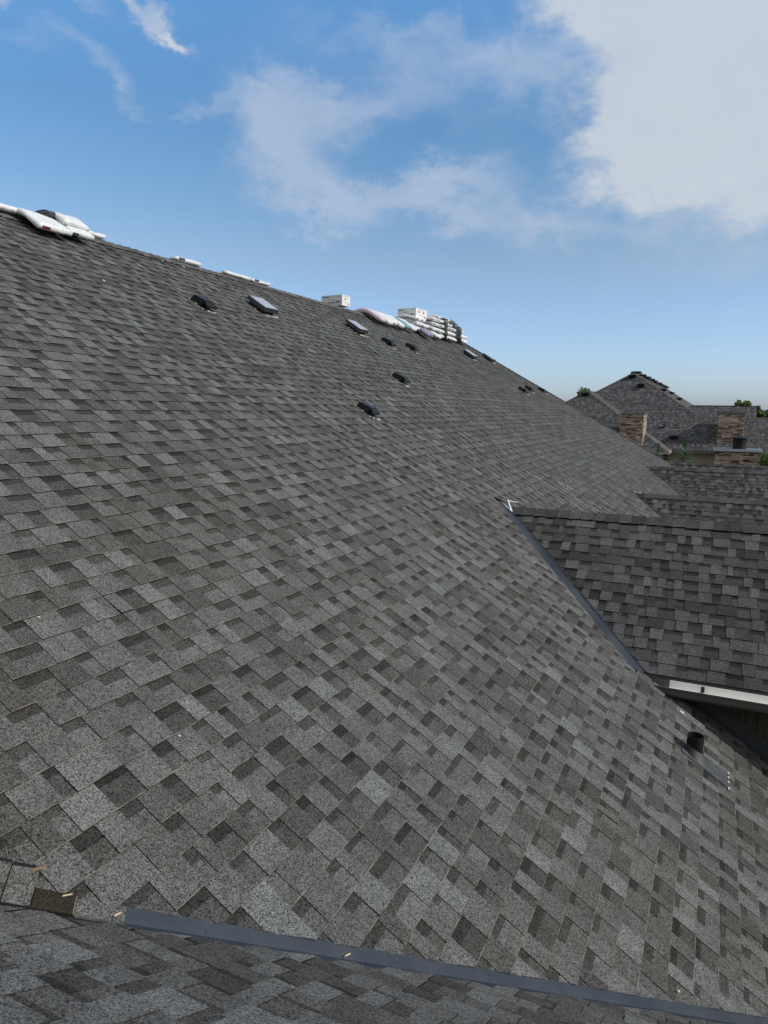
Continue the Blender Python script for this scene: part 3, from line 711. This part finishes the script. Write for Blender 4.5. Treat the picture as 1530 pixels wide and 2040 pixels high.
bag(20.72, .24, .44, .22, 'shorter black wrapped roll beside the low end stack', BLKSHEET, 11)
bag(20.15, .30, .56, -.14, 'grey blue wrapped roll behind the tallest stack', GREYWRAP, 15)

def carton(corner, lx, ly, lz, yaw, label, seed):
    """near bottom corner, x length to the left, y length to the right-back"""
    R = random.Random(seed); c = Vector(corner); Rm = Matrix.Rotation(yaw, 3, 'Z')
    ctr = c + Rm @ Vector((-lx/2, ly/2, lz/2))
    mb = MB(); mb.box(ctr, (lx, ly, lz), Rm)
    root = mb.build('carton', CARD, None, loc=ctr - Vector((0, 0, lz/2)), bevel=.006); tag(root, label, 'carton', 'white cartons of roofing supplies on the ridge')
    mb = MB()      # print on the long face (facing -Y) : bars of lettering
    def bar(x, z, w, h, mi): mb.box(c + Rm @ Vector((-x, -.001, z)), (w, .002, h), Rm, mi=mi)
    bar(lx*.80, lz*.84, lx*.34, lz*.075, 0)
    for k in range(9): bar(lx*(.90-.065*k), lz*.30, lx*.035, lz*R.uniform(.12, .2), 1 if k in (1, 2, 3) else 0)
    for k in range(5): bar(lx*(.30-.05*k), lz*.36, lx*.03, lz*R.uniform(.1, .28), 0)
    bar(lx*.52, lz*.58, lx*.3, lz*.03, 0); bar(lx*.16, lz*.86, lx*.16, lz*.03, 0); bar(lx*.5, lz*.07, lx*.8, lz*.02, 0)
    def bar2(y, z, w, h, mi): mb.box(c + Rm @ Vector((.001, y, z)), (.002, w, h), Rm, mi=mi)
    for yy in ((.28, .68) if ly > .6 else (.4,)): bar2(ly*yy, lz*.64, ly*.12, lz*.15, 0)
    bar2(ly*.5, lz*.3, ly*.5, lz*.04, 1); bar2(ly*.8, lz*.2, ly*.1, lz*.12, 0); bar2(ly*.5, lz*.9, ly*.6, lz*.02, 0)
    mb.build('print', [INK, YEL], root)
    mb = MB(); mb.box(c + Rm @ Vector((-lx/2, ly/2, lz+.001)), (lx*.98, .05, .002), Rm); mb.build('packing_tape', plain('tape', (.6, .6, .56), .3), root)
    return root
carton(at_y(681.5, 608, 14.2), .57, .32, .235, math.radians(-6), 'single small white carton resting on the middle of the ridge', 3)
carton(at_y(828.5, 632.5, 17.7), .56, .62, .255, math.radians(-6), 'large white carton topping the stack at the far end of the ridge', 5)

# small litter on the roof
def litter(px, py, L, ang, m_, name, label, cat, group=None, w=.006, h=.015):
    c = main_hit(px, py) + N1*h; mb = MB()
    Rz = Matrix.Rotation(ang, 3, 'Z'); mb.box(c, (L, w, .004), F1 @ Rz, taper=.8)
    o = mb.build(name, m_, None, loc=c); tag(o, label, cat, group)
Gs = 'wood splinters lying along the valley'
litter(130, 1791, .034, .5, WOODM, 'wood_splinter', 'pale wood splinter on the dark bare patch at lower left', 'splinter', Gs, .004, .022)
litter(230, 1829, .026, .3, WOODM, 'wood_splinter', 'pale splinter just left of the end of the metal valley strip', 'splinter', Gs, .005, .022)
litter(688, 1908, .03, .4, WOODM, 'wood_splinter', 'pale splinter lying on the blue grey metal valley strip', 'splinter', Gs, .005, .02)
litter(1348, 1978, .014, .9, WOODM, 'dry_leaf', 'small tan leaf on the shingles above the metal strip, bottom right', 'leaf', None, .012, .016)
litter(75, 1234, .014, .9, WOODM, 'wood_chip', 'tiny tan chip on a shingle edge at the left of the roof', 'chip', None, .008)
WC = plain('white_chip', (.8, .8, .78), .6)
Gc = 'white scraps scattered on the shingles'
for px, py, s_, lb_ in [(206, 561, .035, 'white scrap alone on the slope below the left bundles'), (1357, 1421, .04, 'white scrap at the shadow edge below the gutter'), (355, 1470, .010, 'white speck on the lower left shingles'),
                        (321, 520, .05, 'white scrap just under the ridge, leftmost of three'), (336, 522, .05, 'white scrap just under the ridge, middle of three'), (365, 533, .04, 'white scrap just under the ridge, rightmost of three')]:
    litter(px, py, s_, 1.2, WC, 'plastic_scrap', lb_, 'scrap', Gc, s_*.5)

# ------------------------------------------------------------------ neighbouring building
nb = empty('neighbouring_building', (-2, 42, GZ), 'neighbouring building with dark hip roofs and stone chimneys, beyond the roof', 'building')
EZ, NY = -1.85, 38.0
def pt(px, py, Yv): return at_y(px, py, Yv)
# apex on the front plane z = EZ + TP (y-NY)
def on_front(px, py, y0=NY, e=EZ):
    d = ray(px, py); k = (e - TP*y0)/(d.z - TP*d.y); return d*k
ap = on_front(1262, 743)
fT = (.62, .78, .9, 1.0, 1.15, 1.38)
def slope_plane(name, pts2, facing, O, seed, m=None, **kw):
    """pts2: convex polygon of world xy; facing '-Y' or '+X' or '-X'"""
    if facing == '-Y': A, U, Nn = X, UG, NG
    elif facing == '+X': A, U, Nn = Y, Vector((-CP, 0, SP)), N1
    else: A, U, Nn = Y, Vector((CP, 0, SP)), Vector((-SP, 0, CP))
    uv = []
    for (x, y) in pts2:
        if facing == '-Y': uv.append((x-O.x, (y-O.y)/CP))
        elif facing == '+X': uv.append((y-O.y, (O.x-x)/CP))
        else: uv.append((y-O.y, (x-O.x)/CP))
    ar = sum(uv[i][0]*uv[(i+1) % len(uv)][1]-uv[(i+1) % len(uv)][0]*uv[i][1] for i in range(len(uv)))
    if ar < 0: uv = uv[::-1]
    ks = []
    for i in range(len(uv)):
        (x1, y1), (x2, y2) = uv[i], uv[(i+1) % len(uv)]; ex_, ey_ = x2-x1, y2-y1; l = math.hypot(ex_, ey_)
        a_, b2 = -ey_/l, ex_/l; ks.append((a_, b2, a_*x1+b2*y1))
    return shingles(name, m or SH_FAR, nb, O, A, U, Nn, min(u[0] for u in uv), max(u[0] for u in uv), min(u[1] for u in uv), max(u[1] for u in uv), ks, seed=seed, detail=0, tones=fT, thick=1.3, wobble=0, **kw)
hz = ap.z - EZ; ky = ap.y - NY                          # run of the big roof front
wy = NY + .0
wridge = on_front(1450, 832); wyR = wridge.y; wz = wridge.z
kx = ap.x                                               # ridge x of the big roof
# big front face incl. the right wing's coplanar slope
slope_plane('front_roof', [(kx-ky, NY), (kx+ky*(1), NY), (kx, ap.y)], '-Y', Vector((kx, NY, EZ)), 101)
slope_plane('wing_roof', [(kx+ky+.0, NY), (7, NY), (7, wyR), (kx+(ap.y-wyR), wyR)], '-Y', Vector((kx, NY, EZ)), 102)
# +X face: ridge recedes
d = ray(1323, 767); rend = d*(kx/d.x); yre = max(ap.y+4, rend.y)
yre = min(yre, 75) + 6
slope_plane('side_roof', [(kx, ap.y), (kx, yre), (kx+6.5, yre+6.5), (kx+6.5, ap.y-6.5)], '+X', Vector((kx+6.5, ap.y, ap.z-6.5*TP)), 103, m=SH_FAR_LIT)
caps('hip_caps', SH_FAR, nb, Vector((kx+ap.y-wyR, wyR, wz)), ap, Vector((-1, 0, 0)), Vector((0, 1, 0)), (Z), seed=120, ex=.2, w=.12, tones=(.8, 1, 1.1))
caps('hip_caps', SH_FAR, nb, Vector((kx-ky, NY, EZ)), ap, Vector((1, 0, 0)), Vector((-.2, 1, -.3)).normalized(), (Z), seed=121, ex=.2, w=.12, tones=(.8, 1, 1.1))
caps('ridge_caps', SH_FAR, nb, Vector((7, wyR, wz)), Vector((kx+ap.y-wyR, wyR, wz)), Vector((0, -CP, -SP)), Vector((0, CP, -SP)), Z, seed=122, ex=.2, w=.13, tones=(.7, .9, 1))
# rear wing with higher ridge
W2Y = NY + 1.6
w2 = on_front(1440, 809.5, W2Y); w2l = on_front(1378, 809.5, W2Y).x; w2r = on_front(1508, 809.5, W2Y).x
slope_plane('rear_wing_roof', [(w2l-1.0, w2.y-2.2), (w2r, w2.y-2.2), (w2r, w2.y), (w2l-.1, w2.y)], '-Y', Vector((w2l, W2Y, EZ)), 104)
mb = MB(); mb.box(((w2l+w2r)/2, w2.y+.1, w2.z+.02), (w2r-w2l, .25, .05)); mb.build('ridge_caps', SH_FAR, nb)
mb = MB(); mb.face([(w2r, w2.y-2.2, w2.z-2.2*TP), (w2r, w2.y+2.2, w2.z-2.2*TP), (w2r, w2.y, w2.z-.02)]); mb.face([(w2l, w2.y, w2.z), (w2r, w2.y, w2.z), (w2r, w2.y+3, w2.z-3*TP), (w2l, w2.y+3, w2.z-3*TP)]); mb.build('rear_wing_back', SH_FAR, nb)
mb = MB(); mb.face([(kx+ap.y-wyR, wyR, wz), (7, wyR, wz), (7, wyR+2.5, wz-2.5*TP), (kx+ap.y-wyR, wyR+2.5, wz-2.5*TP)]); mb.build('wing_back', SH_FAR, nb)
# projecting left wing (small hip)
sY, sx = 35.9, None
cpt = at_y(1330, 899, sY); sx = cpt.x; sZ = EZ
d = ray(1183, 780)
k = (sZ - sx*0 )
s_ = 4.62; wa = Vector((sx-s_, sY+s_, sZ+s_*TP)); wyb = NY + (wa.z-EZ)/TP
slope_plane('left_wing_roof', [(sx, sY), (wa.x, wa.y), (wa.x-s_, sY)], '-Y', Vector((wa.x, sY, sZ)), 105)
slope_plane('left_wing_side_roof', [(sx, sY), (sx, NY), (wa.x, wyb), (wa.x, wa.y)], '+X', Vector((sx, sY, sZ)), 106, m=SH_FAR_LIT)
mb = MB(); mb.face([(wa.x-s_, sY, sZ), (wa.x, wa.y, wa.z), (wa.x, wyb, wa.z), (wa.x-s_, NY, sZ)]); mb.build('left_wing_back', SH_FAR, nb)
caps('hip_caps', SH_FAR, nb, Vector((sx, sY, sZ)), wa, Vector((-1, 0, 0)), Vector((0, 1, 0)), Z, seed=124, ex=.2, w=.12, tones=(.8, 1, 1.1))
caps('hip_caps', SH_FAR, nb, Vector((wa.x-s_, sY, sZ)), wa, Vector((1, 0, 0)), Vector((-.2, 1, -.3)).normalized(), Z, seed=125, ex=.2, w=.12, tones=(.8, 1, 1.1))
caps('ridge_caps', SH_FAR, nb, wa, Vector((wa.x, wyb, wa.z)), Vector((CP, 0, -SP)), Vector((-CP, 0, -SP)), Z, seed=126, ex=.2, w=.12, tones=(.8, 1, 1.1))
# walls, eaves
mb = MB(); mb.box((2.4, NY+.5+3, (GZ+EZ-.15)/2), (9.2, 6, EZ-.15-GZ)); mb.build('front_wall', STUCCO, nb)
mb = MB(); mb.box((sx-.35-4.2, sY+.4+3, (GZ+EZ-.15)/2), (8.4, 6, EZ-.15-GZ)); mb.build('wing_wall', STUCCO, nb)
mb = MB(); mb.box(((sx+7)/2, NY-.03, EZ-.07), (7-sx, .09, .13)); mb.build('gutter', OLIVE, nb)
mb = MB(); mb.box((sx-s_, sY-.03, EZ-.07), (2*s_, .09, .13)); mb.box((sx+.03, (sY+NY)/2, EZ-.07), (.09, NY-sY, .13)); mb.build('gutter', plain('beige_gutter', (.3, .27, .22), .6), nb)
mb = MB(); mb.box(((sx+7)/2, NY+.25, EZ-.145), (7-sx, .5, .02)); mb.build('soffit', STUCCO, nb)
# stone chimneys
def stone_mat():
    m, t, b = mat('ledge_stone', (.3, .2, .12), .9, 0, .2); co = coords(t)
    at = N(t, 'ShaderNodeAttribute'); at.attribute_name = 'tone'
    rp = N(t, 'ShaderNodeValToRGB'); t.links.new(at.outputs['Fac'], rp.inputs[0]); e = rp.color_ramp.elements
    e[0].position = 0; e[0].color = (.055, .032, .022, 1); e[1].position = 1; e[1].color = (.80, .68, .53, 1)
    for p_, c_ in ((.3, (.27, .195, .14)), (.5, (.48, .36, .27)), (.7, (.62, .50, .38)), (.85, (.50, .37, .26))):
        x = e.new(p_); x.color = (*c_, 1)
    n1 = noise(t, co, 18, 5, .65)
    t.links.new(mixc(t, 'MIX', rng(t, n1, .35, .7, 0, .5), rp.outputs[0], (.12, .08, .055)), b.inputs['Base Color']); bump(t, b, n1, .5, .02)
    return m
STONE = stone_mat()
GROUT = plain('dark_mortar', (.035, .026, .02), .95)
def chimney(x0_, x1_, y0_, y1_, z0_, z1_, seed, capk='slab', lo=.0):
    R = random.Random(seed); mb = MB()
    mb.box(((x0_+x1_)/2, (y0_+y1_)/2, (z0_+z1_)/2), (x1_-x0_-.06, y1_-y0_-.06, z1_-z0_), tone=.0, mi=1)
    z = z0_
    while z < z1_-.02:
        h = min(R.choice((.04, .055, .07, .085)), z1_-z)
        for side in range(3):
            a = 0; Lg = (x1_-x0_) if side == 0 else (y1_-y0_)
            while a < Lg-.01:
                w = min(R.uniform(.12, .42), Lg-a)
                if Lg-a-w < .08: w = Lg-a
                pr = R.uniform(0, .035); tn = R.random()*(1-lo)
                if side == 0: mb.box((x0_+a+w/2, y0_+.02-pr/2, z+h/2), (w-.012, .04+pr, h-.01), tone=tn)
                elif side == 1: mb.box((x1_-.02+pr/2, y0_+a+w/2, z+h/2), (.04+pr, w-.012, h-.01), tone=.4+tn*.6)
                else: mb.box((x0_+.02-pr/2, y0_+a+w/2, z+h/2), (.04+pr, w-.012, h-.01), tone=tn)
                a += w
        z += h
    c_ = mb.build('stone_chimney', [STONE, GROUT], nb, loc=((x0_+x1_)/2, (y0_+y1_)/2, z0_))
    mb = MB()
    if capk == 'slab': mb.box(((x0_+x1_)/2, (y0_+y1_)/2, z1_+.04), (x1_-x0_+.06, y1_-y0_+.06, .09)); mb.build('chimney_cap', OLIVE, c_)
    else:
        mb.box(((x0_+x1_)/2, (y0_+y1_)/2, z1_+.02), (x1_-x0_+.0, y1_-y0_+.0, .10), mi=1); mb.box(((x0_+x1_)/2, (y0_+y1_)/2, z1_+.12), (x1_-x0_+.20, y1_-y0_+.2, .10), mi=0, taper=.97); mb.build('chimney_cap', [GREYCAP, OLIVE], c_)
    return c_
a = at_y(1237, 825, 36.15); b_ = at_y(1283, 825, 36.15)
chimney(a.x, b_.x, 36.15, 37.6, EZ-.6, a.z-.02, 201)
a = at_y(1433, 824, 38.6); b_ = at_y(1484, 824, 38.6)
chimney(a.x, b_.x, 38.6, 40.0, EZ-.3, a.z-.02, 202)
a = at_y(1425, 899, 35.0); b_ = at_y(1516, 901, 35.0)
c3 = chimney(a.x, b_.x, 35.0, 36.4, -4.5, a.z-.05, 203, 'metal')
fc = at_y(1472.5, 893, 35.6); ft = at_y(1472.5, 871, 35.6); fr = .28
mb = MB(); zt = ft.z; zb = fc.z-.15
mb.tube((fc.x, 35.6, zb), (fc.x, 35.6, zt-.06), fr, n=24); mb.tube((fc.x, 35.6, zt-.2), (fc.x, 35.6, zt-.12), fr+.02, n=24)
mb.tube((fc.x, 35.6, zt-.06), (fc.x, 35.6, zt-.03), fr+.08, n=24); mb.tube((fc.x, 35.6, zt-.03), (fc.x, 35.6, zt+.08), fr+.08, .03, n=24)
mb.build('flue', BLACK, c3)
# brown post right of the low chimney
pp = at_y(1521, 905, 36.5); mb = MB(); mb.box((pp.x, 36.6, -3.2), (.18, .18, 2.5)); mb.build('porch_post', SIDING, nb)
# vents on the far roofs
def far_vent(p, sz, kind=0, nrm=NG):
    mb = MB(); p = Vector(p)
    mb.box(p + nrm*.06, (sz, sz*.8, .14), taper=.8); mb.box(p + nrm*.14 + Vector((0, -.05, 0)), (sz*1.15, sz*.9, .04))
    mb.build('roof_vent', BLACK, nb, loc=p)
for (px, py, s_) in [(1260, 752, .42), (1277, 770, .42), (1343, 873, .38)]: far_vent(on_front(px, py), s_)
far_vent(Vector((wa.x-.05, wa.y-.35, wa.z-.25)), .4)
p = on_front(1323, 852); mb = MB(); mb.tube(p, p+Z*.16, .05, n=10); mb.box(p+Vector((-.12, 0, .03)), (.25, .14, .03)); mb.build('roof_vent', BLACK, nb, loc=p)
NS = N1
for (px, py) in [(1320, 779), (1336, 785), (1351, 797)]:
    d = ray(px, py); q0 = Vector((kx, ap.y, ap.z)); kq = q0.dot(NS)/d.dot(NS); far_vent(d*kq, .35, nrm=NS)
# dark bundles left along the far ridge
Gd = 'dark shingle bundles along the ridge of the neighbouring roof'
R = random.Random(77)
for k in range(9):
    yy = ap.y + .7 + k*(yre-ap.y-1.2)/9
    mb = MB(); c = Vector((kx+.1, yy, ap.z+.05)); mb.box(c, (.5+R.uniform(-.1, .1), .6, .12+R.uniform(0, .08)), Matrix.Rotation(R.uniform(-.3, .3), 3, 'Z'), taper=.85)
    o = mb.build('shingle_bundle', BLACK, None, loc=c, bevel=.02)
    tag(o, ['leftmost dark bundle on the far roof ridge, at its peak','second dark bundle from the peak of the far roof ridge','third dark bundle from the peak of the far roof ridge','fourth dark bundle from the peak of the far roof ridge','fifth dark bundle, middle of the row on the far ridge','sixth dark bundle from the peak of the far roof ridge','seventh dark bundle from the peak of the far roof ridge','eighth dark bundle, next to last on the far ridge','last dark bundle of the row, at the low right end of the far ridge'][k], 'shingle bundle', Gd)

# ------------------------------------------------------------------ vegetation
def foliage(name, cols, tr=.0):
    m, t, b = mat(name, cols[0], .75, 0, .2); at = N(t, 'ShaderNodeAttribute'); at.attribute_name = 'tone'
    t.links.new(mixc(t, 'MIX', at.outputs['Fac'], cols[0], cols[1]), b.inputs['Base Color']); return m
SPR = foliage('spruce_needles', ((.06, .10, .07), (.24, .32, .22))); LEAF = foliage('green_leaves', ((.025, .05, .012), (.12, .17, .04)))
BARK = plain('bark', (.06, .045, .03), .9)
def spruce(c, H, rb, label, seed):
    R = random.Random(seed); root = empty('spruce_tree', c, label, 'tree', 'young spruces between the buildings')
    mb = MB(); mb.tube(c, c+Z*H, .07, .008, n=8); mb.build('trunk', BARK, root)
    mb = MB(); z = .5
    while z < H-.02:
        f = (H-z)/H; L = max(.05, rb*f**.85); nb_ = 9 if f > .1 else 6
        for k in range(nb_):
            az = R.uniform(0, 6.28); l = L*R.uniform(.65, 1.12); d = Vector((math.cos(az), math.sin(az), R.uniform(-.05, .35) + (.6 if f < .08 else 0))).normalized()
            a = c + Z*z; side = d.cross(Z).normalized(); m_ = max(4, int(l/.045))
            for q in range(m_):
                g = (q+.5)/m_; o_ = a + d*l*g - Z*(.12*g*l)
                for sg in (-1, 1):
                    n_l = .075*(1.15-g*.6); tip = o_ + side*sg*n_l + d*n_l*.9 + Z*R.uniform(-.01, .03)
                    mb.face([o_ - d*.018, o_ + d*.018 + Z*.006, tip], min(1, max(0, .25+.5*g+R.uniform(-.25, .25))))
        z += .085*(.6+.6*f)
    mb.build('needles', SPR, root)
pt1 = at_y(1365, 876, 33.0); spruce(Vector((pt1.x, 33.0, GZ)), pt1.z-GZ, 2.3, 'young spruce standing before the cream wall near the low chimney', 3)
pt2 = at_y(1311, 884, 33.0); spruce(Vector((pt2.x, 33.0, GZ)), pt2.z-GZ, 2.3, 'young spruce partly hidden by the roof edge below the strip roof', 5)
def tree(c, H, crown, label, seed, group=None, n=1500, leaf=.16, narrow=1.0):
    R = random.Random(seed); root = empty('leafy_tree', c, label, 'tree', group)
    mb = MB(); mb.tube(c, c+Z*H*.55, .16, .09, n=8)
    cl = []
    for k in range(9):
        az = R.uniform(0, 6.28); rr_ = crown*R.uniform(.15, .75)*narrow; e = c + Vector((math.cos(az)*rr_, math.sin(az)*rr_, H*R.uniform(.5, .93))); cl.append((e, crown*R.uniform(.28, .5)))
        mb.tube(c+Z*H*R.uniform(.3, .5), e, .06, .015, n=6)
    cl.append((c+Z*H*.94, crown*.3))
    mb.build('trunk', BARK, root); mb = MB()
    for k in range(n):
        e, r_ = R.choice(cl); d = Vector((R.gauss(0, 1), R.gauss(0, 1), R.gauss(0, 1))).normalized()*r_*R.random()**.4; d.x *= narrow; d.y *= narrow
        o_ = e + d; u_ = Vector((R.gauss(0, 1), R.gauss(0, 1), R.gauss(0, 1))).normalized(); v_ = u_.orthogonal().normalized(); s_ = leaf*R.uniform(.6, 1.3)
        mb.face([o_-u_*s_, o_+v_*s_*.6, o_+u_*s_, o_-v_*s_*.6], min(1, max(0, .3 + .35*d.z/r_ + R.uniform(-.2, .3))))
    mb.build('crown', LEAF, root)
def tree_px(px, py, Yv, crown, label, seed, **k):
    p_ = at_y(px, py, Yv); tree(Vector((p_.x, Yv, GZ)), p_.z-GZ, crown, label, seed, **k)
Gt = 'distant trees showing above the neighbouring roofs'
tree_px(1164, 774, 62, 2.2, 'leafy tree top behind the left end of the neighbouring roof', 3, group=Gt, n=2600, leaf=.13)
tree_px(1179, 779, 66, 1.2, 'smaller leafy top right beside the left tree behind the roof', 4, group=Gt, n=900)
tree_px(1473, 797, 85, 1.6, 'left one of two narrow trees above the rear wing ridge', 5, group=Gt, narrow=.55, n=1500, leaf=.18)
tree_px(1491, 799, 85, 1.7, 'right one of two narrow trees above the rear wing ridge', 6, group=Gt, narrow=.6, n=1500, leaf=.18)
tree_px(1511, 808, 85, 1.6, 'narrow tree just right of the gable end of the rear wing', 7, group=Gt, narrow=.5, n=1500, leaf=.18)
tree_px(1531, 816, 85, 1.5, 'tree cut by the right photo edge before the white and blue building', 8, group=Gt, narrow=.6, n=1200, leaf=.18)
tree_px(1530, 902, 33.5, 1.1, 'bright green tree top at the right edge beside the low chimney', 9, n=2600, leaf=.07)
# far commercial building
q = at_y(1508, 819, 260); fb = empty('commercial_building', (q.x+22, 265, GZ), 'long white building with a blue band far off at the right edge', 'building')
zt = q.z
mb = MB(); mb.box((q.x+22, 270, (GZ+zt)/2), (44, 20, zt-GZ)); mb.build('wall', plain('white_cladding', (.75, .76, .76), .6), fb)
mb = MB(); mb.box((q.x+22, 259.9, zt-2.1), (43.5, .2, 1.5)); mb.build('blue_band', plain('blue_cladding', (.06, .16, .33), .5), fb)
mb = MB(); mb.box((q.x+22, 270, zt+.15), (45, 21, .4)); mb.build('parapet', plain('grey_parapet', (.3, .31, .32), .6), fb)

# ------------------------------------------------------------------ ground
def ground():
    m, t, b = mat('lawn_and_dry_soil', (.05, .07, .03), .95, 0, .1); co = coords(t)
    c = mixc(t, 'MIX', rng(t, noise(t, co, .08, 6, .6), .35, .65, 0, 1), (.045, .07, .022), (.10, .10, .055))
    t.links.new(mixc(t, 'MIX', rng(t, noise(t, co, 3, 4, .6), .3, .7, 0, .5), c, (.03, .045, .015)), b.inputs['Base Color'])
    mb = MB(); mb.face([(-1500, -1500, GZ), (1500, -1500, GZ), (1500, 2500, GZ), (-1500, 2500, GZ)]); o = mb.build('ground', m); tag(o, kind='structure')
ground()
